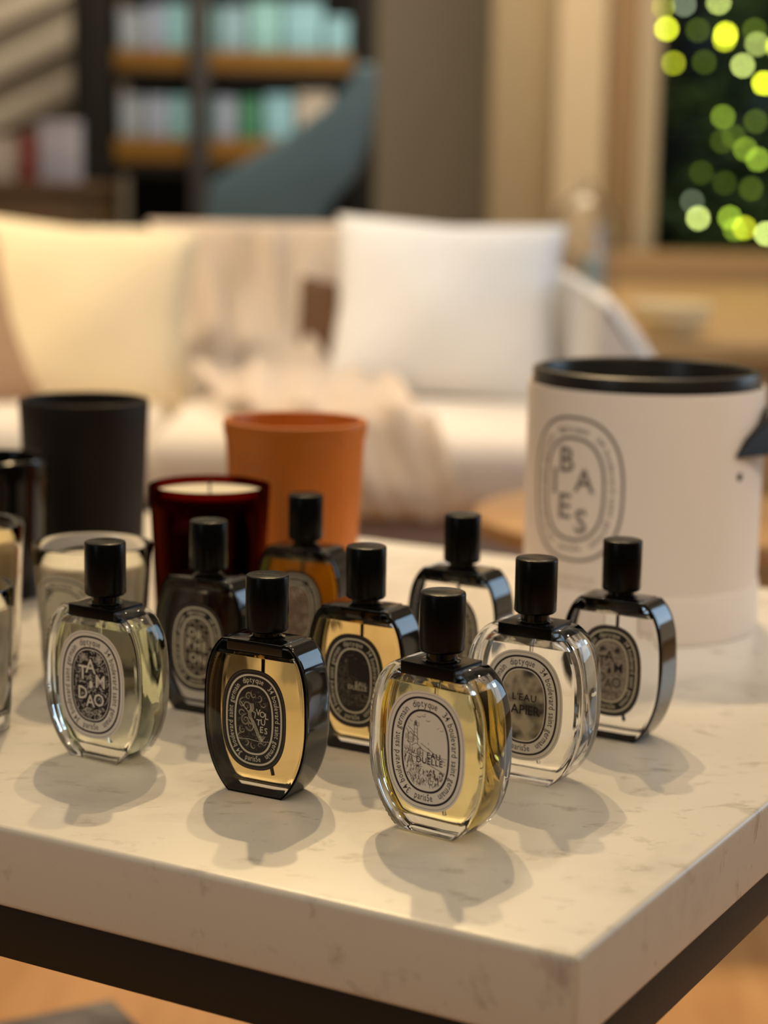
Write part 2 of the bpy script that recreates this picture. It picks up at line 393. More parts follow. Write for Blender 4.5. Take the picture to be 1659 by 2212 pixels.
def bottle(kind, loc, yaw, artk, label, liquid, dark, fill, group, labmats, capturn=0.0):
    S = SPEC[kind]; D = S['D']; T = empty('perfume_bottle', (loc[0], loc[1], .0004), -yaw, label, 'perfume bottle', group)
    A, H, zc, n, hb = S['A'], S['H'], S['zc'], S['n'], S['hb']
    # glass: thick shell with a cavity
    bm = bmesh.new()
    def ringat(y, ins): return [(x, y, z) for x, z in outline(A, H, zc, hb, inset=ins)]
    e = [(-D/2, .0018), (-D/2+.00025, .0009), (-D/2+.0008, .0003), (-D/2+.0016, 0)]
    prof = e+[(-y, i) for y, i in e[::-1]]
    rings_mesh(bm, [[(x, y, z+0) for x, y, z in ringat(y, i)] for y, i in prof]); fixn(bm)
    w = S['wall']
    base = .0085 if kind == 'T' else .0065
    def cavity(bm, z0, z1, dry):
        c = [(-D/2+w*.8, .0022), (-D/2+w*.8+.0008, .0008), (-D/2+w*.8+.0025, 0)]
        c = c+[(-y, i) for y, i in c[::-1]]
        rs = [[(x, y, z) for x, z in outline(A, H, zc, hb, inset=w+i, zmin=z0 if dry else z0+i*.5, zmax=z1-(i*.2 if dry else 0))] for y, i in c]
        b2 = bmesh.new(); rings_mesh(b2, rs); fixn(b2)
        if dry:   # the air space over the liquid: open where it meets the liquid
            bmesh.ops.delete(b2, geom=[f for f in b2.faces if all(abs(v.co.z-z0) < 1e-6 for v in f.verts)], context='FACES_ONLY')
            bmesh.ops.reverse_faces(b2, faces=b2.faces[:])
        me = bpy.data.meshes.new('t'); b2.to_mesh(me); b2.free(); bm.from_mesh(me); bpy.data.meshes.remove(me)
    cavity(bm, fill, H-.0060, True)
    g = frombm('glass_body', bm, M['glass'], T, angle=28)
    bm = bmesh.new(); cavity(bm, base, fill, False); l = frombm('liquid', bm, liquid, T, angle=28)
    # collar plate
    if kind == 'T':
        box('collar_plate', (-.0166,.0166,-D/2-.0004,D/2+.0004,H-.0055,H+.0012), M['cap'], T, r=.0003)
    else:
        box('collar_plate', (-.0178,.0178,-D/2-.0002,D/2+.0002,H-.0056,H+.0008), M['lacquer'], T, r=.0004)
    ztop = S['top']; zb = ztop-S['cap_h']
    bm = bmesh.new(); lathe(bm, [(.0098,H+.0004),(.0102,H+.0016),(.0082,H+.0022),(.0080,zb+.001)], 48); fixn(bm)
    frombm('pump_collar', bm, M['lacquer'], T)
    bm = bmesh.new(); r = S['cap_r']
    lathe(bm, [(.0085,zb),(r-.0011,zb),(r-.0002,zb+.0009),(r,zb+.0014),(r,ztop-.0009),(r-.0003,ztop-.0003),(r-.0009,ztop)], 64); fixn(bm)
    cap = frombm('cap', bm, M['cap'], T, angle=40)
    P = Print(); P.line('diptyque', 0, -.0008, .0034, 0, 0, sx=1.15)
    ct, st_ = math.cos(capturn), math.sin(capturn)
    P.build('cap_lettering', [M['cap_text']], lambda x, y, l_: (x*ct-y*st_, x*st_+y*ct, ztop+.00006), cap)
    # dip tube
    bm = bmesh.new(); tube(bm, [(0,.001,H-.006),(0,.001,.05),(.002,.0015,.03),(.0065,.002,.0105)], .0011, 10); fixn(bm)
    frombm('dip_tube', bm, M['tube'] if kind == 'P' else M['tubeclear'], T)
    if kind == 'P':   # black lacquer band wrapped round the side of the glass
        bm = bmesh.new(); t = .0005; N = 96
        y0 = -D/2+.0006
        out = [[(x, y, z) for x, z in outline(A, H, zc, hb, inset=i)] for y, i in ((y0,-t*.6),(y0+.0006,-t),(y0+.003,-t),(-(y0+.003),-t),(-(y0+.0006),-t),(-y0,-t*.6))]
        inn = [[(x, y, z) for x, z in outline(A, H, zc, hb, inset=i)] for y, i in ((-y0,.0010),(-(y0+.0012),.0005),(-(y0+.003),.0004),(y0+.003,.0004),(y0+.0012,.0005),(y0,.0010))]
        rs = out+inn; vs = [[bm.verts.new((x, y, max(z, -.0002))) for x, y, z in q] for q in rs]; vs.append(vs[0])
        for q_, (a_, b_) in enumerate(zip(vs, vs[1:])):
            for i in range(N): bm.faces.new((a_[i], a_[(i+1)%N], b_[(i+1)%N], b_[i])).material_index = 1 if q_ >= 5 else 0
        fixn(bm); frombm('black_side_band', bm, [M['lacquer'], M['lining']], T, angle=50)
    # label
    a, b = S['lab']; P = Print(); ia, ib = frame_label(P, a, b, dark); art(P, artk, ia, ib)
    yf = -D/2-.00012; lz = S['lz']
    lab = P.build('label', labmats, lambda x, y, l_: (x, yf-.00003*l_, lz+y), T)
    return T

WH = [M['cream'], M['ink'], M['grey_ink'], M['wash']]
DK = [M['inkdark'], M['inkcream'], M['mid_print'], M['pale_ink']]
def liquid_mat(name, absorb, dens, fill):
    m = glass(name, (1,1,1), 1.36, absorb=absorb, dens=dens); nt = m.node_tree
    g = [n for n in nt.nodes if n.type == 'BSDF_GLASS'][0]
    tc = nt.nodes.new('ShaderNodeTexCoord'); sp = nt.nodes.new('ShaderNodeSeparateXYZ'); nt.links.new(tc.outputs['Object'], sp.inputs[0])
    gt = nt.nodes.new('ShaderNodeMath'); gt.operation = 'GREATER_THAN'; gt.inputs[1].default_value = fill-.00002; nt.links.new(sp.outputs['Z'], gt.inputs[0])
    mr = nt.nodes.new('ShaderNodeMapRange'); mr.inputs['To Min'].default_value = 1.36/1.5; mr.inputs['To Max'].default_value = 1.36
    nt.links.new(gt.outputs[0], mr.inputs['Value']); nt.links.new(mr.outputs[0], g.inputs['IOR']); return m
liq_pale = liquid_mat('pale_liquid', (.90,.93,.70), 26, .0795)
liq_gold = liquid_mat('golden_liquid', (.96,.87,.42), 60, .0795)
liq_clear_t = liquid_mat('clear_liquid', (.95,.93,.9), 6, .0795)
liq_clear = liquid_mat('clear_liquid', (.95,.93,.9), 6, .078)
liq_amber = liquid_mat('amber_liquid', (.96,.82,.42), 70, .078)
liq_yellow = liquid_mat('yellow_liquid', (.84,.86,.03), 105, .078)
ga, gb = 'clear glass perfume bottles', 'black sided perfume bottles'
bottle('T', (-.1609,1.1158), .569, 'tam_light', 'leftmost clear glass perfume bottle, cream oval label with pale block letters on dark foliage', liq_pale, False, .0795, ga, WH, .3)
bottle('P', (-.0634,1.0574), .50, 'volutes', 'black sided perfume bottle with swirling smoke figure on black label, front left with golden liquid', liq_amber, True, .078, gb, DK, .2)
bottle('T', (.0312,.9943), .63, 'duelle_light', 'clear glass perfume bottle of yellow liquid with lighthouse drawing on cream label, foremost of all', liq_gold, False, .0795, ga, WH, .1)
bottle('T', (.0866,1.0875), .526, 'papier', 'clear glass perfume bottle with colourless liquid and watercolour wash label, behind the yellow one', liq_clear_t, False, .0795, ga, WH, .5)
bottle('P', (.1459,1.178), .533, 'tam_dark', 'black sided perfume bottle with clear liquid, rightmost of the bottles, beside the white box', liq_clear, True, .078, gb, [M['inkdark'], M['inkcream'], M['pale_ink'], M['pale_ink']], .5)
bottle('P', (-.0100,1.1443), .52, 'duelle_dark', 'black sided perfume bottle with golden liquid and dim landscape on black label, in the centre', liq_amber, True, .078, gb, DK, .0)
bottle('P', (.0513,1.2578), .55, 'tam_dark', 'black sided perfume bottle of clear liquid half hidden behind the yellow bottle cap', liq_clear, True, .078, gb, DK, .4)
bottle('P', (-.1104,1.2205), .50, 'orpheon', 'black sided perfume bottle with round dotted letters label, in front of the amber candle', liq_clear, True, .078, gb, [M['inkdark'], mat('bright_cream_print', (.80,.74,.58), .6), mat('dim_dotted_ground', (.26,.22,.17), .6), M['pale_ink']], .2)
bottle('P', (-.0535,1.3266), .46, 'faded', 'black sided perfume bottle with bright yellow liquid, rearmost, in front of the orange pot', liq_yellow, True, .078, gb, [M['inkdark'], M['inkcream'], M['mid_print'], mat('faded_red', (.30,.12,.08), .7)], .2)

# ------------------------------------------------------------------ table
cy_, sy_ = math.cos(.516), math.sin(.516)
CX, CY, LU, LV = .0891, .8249, 1.35, .81
tb = empty('display_table', (CX, CY, -.5), 0, 'marble topped display table with black metal frame, under all the perfume bottles', 'table')
Mt = Matrix(((-cy_, sy_, 0, 0), (sy_, cy_, 0, 0), (0,0,1,0), (0,0,0,1)))   # local u along the front edge, v along the side edge
def tbox(name, d, m, r, seg=3, parent=None):
    bm = bmesh.new(); rbox(bm, *d, r=r, seg=seg)
    for v in bm.verts: v.co = Mt @ v.co
    bmesh.ops.reverse_faces(bm, faces=bm.faces[:])
    return frombm(name, bm, m, parent or tb)
tbox('marble_top', (0, LU, 0, LV, .455, .5), M['marble'], .0035, 4)
fr = .030
fi = .004
for i, d in enumerate(((fi, LU-fi, fi, fi+.03), (fi, LU-fi, LV-fi-.03, LV-fi), (fi, fi+.03, fi+.0305, LV-fi-.0305), (LU-fi-.03, LU-fi, fi+.0305, LV-fi-.0305))):
    tbox('frame_rail', (*d, .455-fr, .4548), M['black_metal'], .0008)
for u0, v0 in ((fi, fi), (LU-fi-.03, fi), (fi, LV-fi-.03), (LU-fi-.03, LV-fi-.03)):
    tbox('leg', (u0, u0+.03, v0, v0+.03, .001, .4248), M['black_metal'], .0008)

# ------------------------------------------------------------------ candles and pots
def cyl_map(phi0, R, zc):
    """print wrapped on a wall: label x -> angle, measured from the side facing the camera (-y), R(z)"""
    def f(x, y, l):
        z = zc+y; r = R(z)+.00012+.00006*l; a = -PI/2+phi0+x/R(zc); return (r*math.cos(a), r*math.sin(a), z)
    return f
def taper(r0, r1, h): return lambda z: r0+(r1-r0)*max(0, min(1, z/h))
def dense(P):   # nothing to subdivide for strokes; keeps fills curved
    return P
def candle_glass(loc, rim, base, h, wax_z, gm, label, cat='candle', group=None, floor_t=.010, waxm=None, wall=.0028, name='glass_candle', wick=True):
    T = empty(name, (*loc, 0), 0, label, cat, group)
    R = taper(base, rim, h); bm = bmesh.new()
    pr = [(base*.86,0),(base*.96,.0006),(base,.003)]+[(R(h*k/6), h*k/6) for k in range(1, 6)]+[(rim,h-.0012),(rim-.0004,h-.0003),(rim-wall/2,h),(rim-wall+.0004,h-.0003),(rim-wall,h-.0012)]
    pr += [(R(h*k/6)-wall, h*k/6) for k in range(5, 0, -1)]+[(R(floor_t)-wall-.0005,floor_t+.003),(R(floor_t)-wall-.004,floor_t)]
    lathe(bm, pr, 80); fixn(bm); frombm('jar', bm, gm, T)
    bm = bmesh.new(); zb = floor_t+.0002
    lathe(bm, [(R(zb)-wall-.0045,zb),(R(zb+.003)-wall-.0006,zb+.0035),(R(wax_z)-wall-.0002,wax_z-.0012),(R(wax_z)-wall-.0012,wax_z),(.004,wax_z-.0006)], 80); fixn(bm)
    wx = frombm('wax', bm, waxm, T)
    if wick:
        bm = bmesh.new(); tube(bm, [(0,0,wax_z-.001),(0,0,wax_z+.006),(.001,0,wax_z+.010)], .0008, 6); frombm('wick', bm, M['tube'], wx)
    return T, R
wax = vary(mat('wax', (.86,.80,.66), .5, Subsurface_Weight=.3, Subsurface_Radius=(.02,.012,.006), Subsurface_Scale=.5), (.80,.72,.56), 30, .3)
wax_y = mat('yellow_wax', (.78,.60,.30), .5, Subsurface_Weight=.3, Subsurface_Radius=(.02,.012,.006), Subsurface_Scale=.5)
def jar_label(T, R, letters_, a, b, zc, phi, mats, small=True):
    P = Print()
    P.fan(a, b, 0, 0, k=96, rings=8) if mats[0] is not None else None
    P.ring(a*.97, b*.98, a*.015, 2, 1); P.ring(a*.9, b*.92, a*.04, 1, 1); P.ring(a*.64, b*.72, a*.04, 1, 1)
    ma, mb = a*.75, b*.80; s = a*.17
    P.arc('diptyque', ma, mb, -.062, .052, s, 1, 1); P.arc('34 boulevard saint germain', ma, mb, .082, .435, s, 1, 1)
    P.arc('34 boulevard saint germain', ma, mb, .568, .915, s, 1, 1); P.arc('paris5e', ma, mb, .545, .463, s, 1, 1, inward=True)
    for ch, x, y, q in letters_: P.char(ch, x*a, y*a, q*a, 1, 2, sx=.95, off=.004)
    return P.build('label', mats, cyl_map(phi, R, zc), T)
LP = [mat('candle_label', (.74,.68,.54), .6), mat('faded_ink', (.10,.09,.08), .7), M['grey_ink'], M['wash']]
T, R = candle_glass((-.195,1.2935), .0400, .0335, .0932, .0815, M['glass'], 'clear glass candle of white wax with oval lettered label, behind the leftmost bottle', waxm=wax, group='clear glass candles')
jar_label(T, R, (('P',-.35,.55,.5),('A',.05,.2,.55),('R',-.3,-.25,.5),('I',.12,-.5,.5),('S',.3,-.9,.5)), .027, .034, .044, -.42, LP)
T, R = candle_glass((-.284,1.31), .0400, .0345, .1030, .093, M['glass'], 'clear glass candle of yellow wax cut off by the left edge, farther of two', waxm=wax_y, group='clear glass candles')
T, R = candle_glass((-.2593,1.17), .0350, .0310, .0900, .078, M['glass'], 'clear glass candle with thick base cut off by the left edge, nearer of two', waxm=wax, group='clear glass candles')
amber = glass('amber_glass', (.30,.045,.012), 1.5)
T, R = candle_glass((-.1239,1.3767), .0430, .0370, .1209, .1150, amber, 'dark amber glass candle with cream wax, between the black pot and orange pot', waxm=wax, name='amber_candle')
def pot(loc, rim, base, h, m, label, wall=.0045, name='ceramic_pot', lip=.0, waxz=.5, waxm=None):
    T = empty(name, (*loc, 0), 0, label, 'candle pot')
    R = taper(base, rim, h); bm = bmesh.new()
    pr = [(base*.9,0),(base*.98,.001),(base,.004)]+[(R(h*k/6), h*k/6) for k in range(1, 6)]
    if lip: pr += [(R(h-.014),h-.014),(R(h-.012)+lip,h-.011)]
    pr += [(rim+lip,h-.0025),(rim+lip-.0008,h-.0006),(rim-wall/2,h),(rim-wall+.0006,h-.0006),(rim-wall,h-.0025)]+[(R(h*k/6)-wall, h*k/6) for k in range(5, 0, -1)]+[(R(.01)-wall-.003,.008)]
    lathe(bm, pr, 96); fixn(bm); frombm('pot_body', bm, m, T)
    bm = bmesh.new(); zt = h*waxz; lathe(bm, [(R(.01)-wall-.0035,.0082),(R(zt)-wall-.0003,zt-.001),(R(zt)-wall-.0015,zt)], 64); fixn(bm)
    frombm('wax', bm, waxm or wax, T); return T, R
matte_black = mat('matte_black_ceramic', (.010,.0075,.006), .6, spec=.25)
dark_wax = mat('dark_wax', (.02,.018,.016), .6)
pot((-.2560,1.66), .0550, .0490, .1466, matte_black, 'tall matte black ceramic candle pot, tallest of the dark pots at left', waxm=dark_wax)
gl_black = mat('gloss_black_glass', (.004,.003,.003), .12, spec=.35)
pot((-.3108,1.55), .0425, .0380, .1123, gl_black, 'small glossy black candle pot at the left edge, before the tall black pot', waxm=dark_wax)
terra = vary(mat('orange_ceramic', (.60,.175,.022), .40, spec=.3), (.52,.145,.018), 25, .5)
T, R = pot((-.0713,1.5442), .0560, .0480, .1467, terra, 'orange brown ceramic candle pot with embossed oval, behind the yellow perfume bottle', waxm=wax, waxz=.6, lip=.0012)
P = Print(); P.ring(.036, .050, .0016, 0, 1); P.ring(.030, .044, .001, 0, 1); P.ring(.024, .037, .0014, 0, 1)
P.arc('34 boulevard saint germain', .0265, .040, .082, .435, .006, 0, 1); P.arc('diptyque', .0265, .040, -.062, .052, .006, 0, 1)
P.build('embossed_oval', [mat('embossed_orange', (.46,.17,.05), .4)], cyl_map(-.62, R, .075), T)

# ------------------------------------------------------------------ the big lettered box and the black pot standing in it
BX = empty('candle_box', (.1985,1.495,0), 0, 'large round white cardboard box with oval four line lettering and black ribbon, at right', 'box')
card = vary(mat('white_card', (.86,.78,.725), .75), (.83,.75,.695), 8, .4)
bm = bmesh.new(); lathe(bm, [(.0895,.0),(.0912,.0008),(.0915,.002),(.0915,.0355),(.0910,.0365),(.0898,.0368)], 128); fixn(bm)
bmesh.ops.delete(bm, geom=[f for f in bm.faces if abs(f.normal.z) > .99 and f.calc_center_median().z > .03], context='FACES_ONLY')
frombm('box_base', bm, card, BX)
bm = bmesh.new(); lathe(bm, [(.0898,.0372),(.0900,.0380),(.0900,.1845),(.0897,.1855),(.0880,.1855),(.0878,.1845),(.0878,.006),(.0892,.005)], 128, closed=True); fixn(bm)
frombm('box_wall', bm, card, BX)
pr = Print(); pinks = [card, mat('box_print', (.20,.17,.16), .8), mat('box_print_pale', (.42,.36,.33), .8)]
a, b = .0415, .0540
pr.ring(a, b, .0022, 1, 1); pr.ring(a*.66, b*.72, .0022, 1, 1)
ma, mb = a*.785, b*.82; s = a*.16
pr.arc('diptyque', ma, mb, -.062, .052, s, 1, 1); pr.arc('34 boulevard saint germain', ma, mb, .082, .435, s, 1, 1)
pr.arc('34 boulevard saint germain', ma, mb, .568, .915, s, 1, 1); pr.arc('paris5e', ma, mb, .545, .463, s, 1, 1, inward=True)
def serifs(P, ch, x, y, s, m, l):
    P.char(ch, x, y, s, m, l, sx=1.0, off=.014)
for ch, x, y, s in (('B',-.0055,.0125,.0262),('A',.0102,-.0012,.0245),('I',-.0172,-.0040,.0235),('E',-.0065,-.0222,.0262),('S',.0082,-.0318,.0250)): serifs(pr, ch, x, y, s, 1, 2)
for z_ in (-.0040, .0132): pr.stroke([(-.0196,z_),(-.0148,z_)], .0011, 1, 3)
pr.line('BOUGIE PARFUMEE', .004, -.0680, .0036, 2, 1, sx=1.1); pr.line('SCENTED CANDLE', .004, -.0745, .0036, 2, 1, sx=1.1); pr.line('1500 g', .004, -.0815, .0034, 2, 1, sx=1)
pr.build('printed_oval', pinks, cyl_map(-.735, lambda z: .0900, .1130), BX)
# ribbon tied at a hole in the wall
phi = .90
def onbox(dphi, z, dr=0): a_ = -PI/2+phi+dphi; return Vector(((.0900+dr)*math.cos(a_), (.0900+dr)*math.sin(a_), z))
bm = bmesh.new()
A_ = [onbox(-.22,.1385,.0022), onbox(-.10,.1520,.005), onbox(.10,.1620,.008), onbox(.30,.1740,.012), onbox(.45,.166,.022), onbox(.45,.1420,.026), onbox(.12,.1390,.014)]
B_ = [onbox(-.215,.1385,.0004), onbox(-.10,.1515,.0006), onbox(.10,.1615,.0008), onbox(.30,.1735,.0010), onbox(.46,.165,.004), onbox(.46,.1415,.004), onbox(.12,.1385,.0006)]
rings_mesh(bm, [A_, B_]); fixn(bm); bmesh.ops.bevel(bm, geom=bm.edges[:], offset=.0008, segments=2, affect='EDGES')
frombm('ribbon', bm, mat('black_satin_ribbon', (.012,.010,.008), .35), BX)
bm = bmesh.new(); c0 = onbox(-.13, .1235, -.0006); nrm = Vector((c0.x, c0.y, 0)).normalized(); tt = Vector((-nrm.y, nrm.x, 0))
rings_mesh(bm, [[c0+nrm*d+tt*(r*math.cos(2*PI*k/24))+Vector((0,0,r*math.sin(2*PI*k/24))) for k in range(24)] for d, r in ((0,.0030),(.0010,.0030),(.0013,.0024))]); fixn(bm)
frombm('ribbon_eyelet', bm, M['cap'], BX)
PT = empty('ceramic_pot', (.1985,1.495,.006), 0, 'large black glazed ceramic pot standing inside the round white box', 'candle pot')
blk = mat('black_glazed_rim', (.018,.016,.014), .30)
bm = bmesh.new()
lathe(bm, [(.074,0),(.0785,.002),(.0815,.008),(.0850,.12),(.0868,.177),(.0868,.1885),(.0862,.1902),(.0845,.1910),(.0815,.1910),(.0800,.1898),(.0795,.188),(.078,.12),(.074,.012),(.070,.010)], 128); fixn(bm)
frombm('pot_body', bm, blk, PT)
bm = bmesh.new(); lathe(bm, [(.0695,.0102),(.0735,.014),(.0768,.088),(.0755,.090)], 96); fixn(bm); frombm('wax', bm, dark_wax, PT)

# ------------------------------------------------------------------ floor object under the table
gb_ = empty('grey_glass_box', (-.265,1.60,-.5), .516, 'grey marbled glossy box on the wooden floor under the table, lower left corner', 'box')
box('box_body', (-.085,.085,-.12,.12,0,.050), vary(mat('grey_lid', (.10,.10,.105), .2), (.30,.31,.33), 14, 1), gb_, r=.002)
box('lid', (-.088,.088,-.123,.123,.0502,.066), vary(mat('grey_lid_top', (.11,.105,.11), .15), (.33,.35,.37), 12, 1), gb_, r=.002)

# ------------------------------------------------------------------ sofa, pillows, throw
cloth = vary(mat('cream_linen', (.78,.73,.68), .9, spec=.2), (.72,.67,.62), 60, .4, bump=.15)
white = vary(mat('white_linen', (.76,.77,.79), .9, spec=.2), (.69,.70,.72), 50, .3, bump=.1)
yellow = vary(mat('pale_yellow_linen', (.82,.72,.52), .9, spec=.2), (.76,.66,.48), 50, .3)
brown = mat('gap_shade_brown', (.10,.05,.025), .9)
sf = empty('sofa', (-.2,3.4,-.5), 0, 'low cream linen sofa behind the display table', 'sofa')
box('base', (-1.30,.62,-.36,.50,.06,.30), vary(mat('sofa_base', (.40,.37,.37), .9), (.34,.31,.31), 40, .4), sf, r=.03)
box('seat_cushion', (-1.20,-.18,-.40,.40,.302,.43), cloth, sf, r=.045, seg=5)
box('seat_cushion', (-.175,.52,-.40,.40,.302,.43), cloth, sf, r=.045, seg=5)
box('backrest', (-1.30,.50,.405,.60,.302,.715), cloth, sf, r=.05, seg=5)
prism('armrest', [(.530,.302),(.530,.645),(.55,.650),(.60,.59),(.645,.52),(.655,.302)], -.30, .55, white, sf, r=.02)
for x in (-1.2,.5):
    for y in (-.3,.42): bm = bmesh.new(); lathe(bm, [(.015,0),(.022,.06)], 16, cx=x, cy=y); frombm('leg', bm, M['black_metal'], sf)
def pillow(name, loc, rot, w, h, t, m, label, group=None, seedv=1):
    bm = bmesh.new(); N = 22; rnd = random.Random(seedv); vg = {}
    for side in (1, -1):
        for i in range(N+1):
            for j in range(N+1):
                u = -1+2*i/N; v = -1+2*j/N
                edge = i in (0, N) or j in (0, N)
                if edge and (i, j) in vg: continue
                x = u*w/2*(1-.07*(1-abs(v))*1.0*(1 if abs(u) > 0 else 0)*abs(u)); z = v*h/2*(1-.07*(1-abs(u))*abs(v))
                th = t/2*((1-u**2)*(1-v**2))**.42 + .006*math.sin(5*u+seedv)*math.cos(4*v)*(1-u*u)*(1-v*v)
                vv = bm.verts.new((x, side*th if not edge else 0, z)); vg[(i, j) if edge else (i, j, side)] = vv
        g_ = lambda i, j: vg.get((i, j)) or vg[(i, j, side)]
        for i in range(N):
            for j in range(N):
                try: bm.faces.new((g_(i,j), g_(i+1,j), g_(i+1,j+1), g_(i,j+1)))
                except ValueError: pass
    fixn(bm); o = frombm(name, bm, m, None, angle=80); o.location = loc; o.rotation_euler = rot; return tag(o, label, 'pillow', group)
pillow('throw_pillow', (-.545,3.50,.072), (-.22,.06,.05), .40, .34, .16, yellow, 'large pale yellow pillow at the left of the sofa', 'sofa pillows', 1)
pillow('throw_pillow', (.105,3.60,.085), (-.25,.03,-.12), .42, .34, .15, white, 'white square pillow at the right end of the sofa', 'sofa pillows', 2)
pillow('throw_pillow', (-.075,3.72,.03), (-.2,.12,.1), .20, .20, .08, brown, 'dark brown pillow shape standing in for the shaded gap between the throw and the white pillow', 'sofa pillows', 3)  # added shape, its dark colour stands for the shade in the gap
pillow('throw_pillow', (-.80,3.42,.03), (-.2,-.3,.2), .34, .30, .14, vary(mat('tan_linen', (.45,.30,.20), .9), (.38,.25,.17), 40, .5), 'tan pillow cut off by the left edge of the photo', 'sofa pillows', 4)
# throw blanket: draped from the top of the backrest down over the seat
bm = bmesh.new(); NU, NV = 44, 60; G = {}
for i in range(NU+1):
    for j in range(NV+1):
        u = i/NU; v = j/NV
        # path in (y,z): back top -> down the back -> forward on the seat -> over the front edge
        s = v*1.16
        if s < .10: y, z = 3.90-s, .228
        elif s < .40: q = (s-.10)/.30; y, z = 3.795-.03*math.sin(q*PI/2)*1.0-.10*q**3, .225-.262*q
        elif s < .95: q = (s-.40)/.55; y, z = 3.665-.62*q, -.040-.012*q
        else: q = (s-.95)/.21; y, z = 3.045-.08*min(1, q*1.3), -.052-.14*q
        wdt = .42*(1-.38*v)
        x = -.475+.22*v+.12*v*v+(u)*wdt
        f = (.032*math.sin(u*12+v*9)+.010*math.sin(u*27-v*6)+.010*math.sin(v*9+u*7))*(1 if s < .4 else .6)
        amp = (.5+.7*math.sin(min(1, v*2)*PI/2))
        y -= abs(f)*amp*(1 if s < .4 else .15)+.006; z += abs(f)*amp*(.05 if s < .4 else 1)+.004
        G[i, j] = bm.verts.new((x, y, z))
for i in range(NU):
    for j in range(NV): bm.faces.new((G[i,j], G[i+1,j], G[i+1,j+1], G[i,j+1]))
r_ = bmesh.ops.solidify(bm, geom=bm.faces[:], thickness=.006); fixn(bm)
blanket = frombm('throw_blanket', bm, vary(mat('blush_wool', (.88,.80,.72), .95, spec=.1), (.82,.73,.65), 30, .5, bump=.2), None, angle=80)
tag(blanket, 'pale blush throw blanket draped over the sofa back and down across the seat', 'blanket')

# round wooden coffee table beyond the display table
ct = empty('round_coffee_table', (.335,2.42,-.5), 0, 'low round tan wooden table half hidden behind the white box', 'table')
tanwood = vary(mat('tan_wood', (.50,.30,.13), .45), (.40,.22,.09), 6, .6, stretch=(1,9,1))
bm = bmesh.new(); lathe(bm, [(.205,.395),(.222,.400),(.225,.410),(.222,.420),(.215,.424)], 80); fixn(bm); frombm('table_top', bm, tanwood, ct)
bm = bmesh.new(); lathe(bm, [(.10,.0),(.11,.01),(.035,.04),(.03,.20),(.05,.394)], 48); fixn(bm); frombm('pedestal', bm, mat('walnut', (.07,.03,.015), .5), ct)

# ------------------------------------------------------------------ room
floor_m = vary(mat('oak_floor', (.52,.29,.12), .42), (.40,.20,.075), 3, .8, stretch=(9,1,1))
def plane_box(name, d, m): return struct(box(name, d, m, None, r=0))
plane_box('floor', (-4,4,-1.5,8.2,-.56,-.5), floor_m)
plane_box('wall_back', (-4,4,7.8,7.9,-.5,2.2), vary(mat('olive_grey_paint', (.25,.225,.185), .8), (.22,.195,.16), 2, .4))
greige = mat('greige_wood', (.62,.58,.50), .7); gap = mat('batten_shadow_gap', (.36,.335,.29), .8)
lw = struct(box('wall_left', (-2.6,-.98,6.30,6.36,-.5,2.2), gap, None, r=0))
for k in range(17):   # raked battens
    z0 = -.55+.155*k; o = prism('slanted_batten', [(-2.6,z0-.43),(-.98,z0+.32),(-.98,z0+.40),(-2.6,z0-.35)], 6.262, 6.299, greige, lw, r=.004, seg=2)
lw['label'] = 'wall of slanted greige battens'
# upright slabs stand in for curtain folds, fold light and shade in their colours
def slab(n, x0, x1, y0, y1, col, z0=-.5, z1=2.2, rough=.6):
    return struct(box('slab_%d' % n, (x0,x1,y0,y1,z0,z1), mat('slab_tone_%d' % n, col, rough), None, r=.01))
slab(1, .335,.56, 6.72,6.9, (.40,.32,.20)); slab(2, .54,.70, 6.55,6.75, (.66,.55,.38)); slab(3, .69,.86, 6.72,6.9, (.42,.29,.16)); slab(4, .815,.885, 6.62,6.75, (.50,.42,.30))
win = struct(box('window_1', (.90,3.2,7.7,7.72,-.1,2.2), mat('night_glass', (.006,.009,.014), .15), None, r=0))
slab(5, .57,3.0, 6.2,6.55, (.36,.23,.11), -.5, .085)
# dining table of tan wood
dt = empty('wooden_table', (1.35,5.1,-.5), 0, 'long tan wooden table behind the sofa under the fairy lights', 'table')
tan2 = vary(mat('light_oak', (.50,.33,.16), .5), (.42,.27,.12), 4, .6, stretch=(9,1,1))
box('table_top', (-1.0,.95,-1.1,1.0,.455,.50), tan2, dt, r=.006)
box('side_panel', (-.97,.92,-1.06,-1.02,.0,.4548), tan2, dt, r=.004)
box('side_panel', (-.97,.92,.92,.96,.0,.4548), tan2, dt, r=.004)

# Christmas tree and its lights
TX, TY, TH, TR = 1.62, 7.05, 2.3, .86
tr = empty('fir_tree', (TX,TY,-.5), 0, 'dark green fir tree at the upper right, wound with fairy lights', 'tree')
bm = bmesh.new(); rnd = random.Random(11)
def cone_r(z): return TR*max(0, 1-max(0, z-.45)/TH)+.02
for k in range(9000):
    t = rnd.random()**1.15; z = .45+t*TH; Rm = cone_r(z); a_ = rnd.uniform(0, 2*PI); rr = Rm*(rnd.random()**.4)*(.84+.14*math.sin(z*19))
    c = Vector((rr*math.cos(a_), rr*math.sin(a_), z)); d = Vector((math.cos(a_+rnd.uniform(-.7,.7)), math.sin(a_+rnd.uniform(-.7,.7)), rnd.uniform(-.5,.3))).normalized()
    L_ = rnd.uniform(.05,.10); s_ = d.cross(Vector((rnd.uniform(-1,1),rnd.uniform(-1,1),1))).normalized()*rnd.uniform(.008,.016)
    q = [c-s_*.4, c+d*L_*.5-s_, c+d*L_, c+d*L_*.5+s_, c+s_*.4]
    bm.faces.new([bm.verts.new(p) for p in q])
frombm('fir_foliage', bm, vary(mat('fir_green', (.045,.10,.028), .7), (.015,.045,.02), 7, .8), tr, smooth=False)
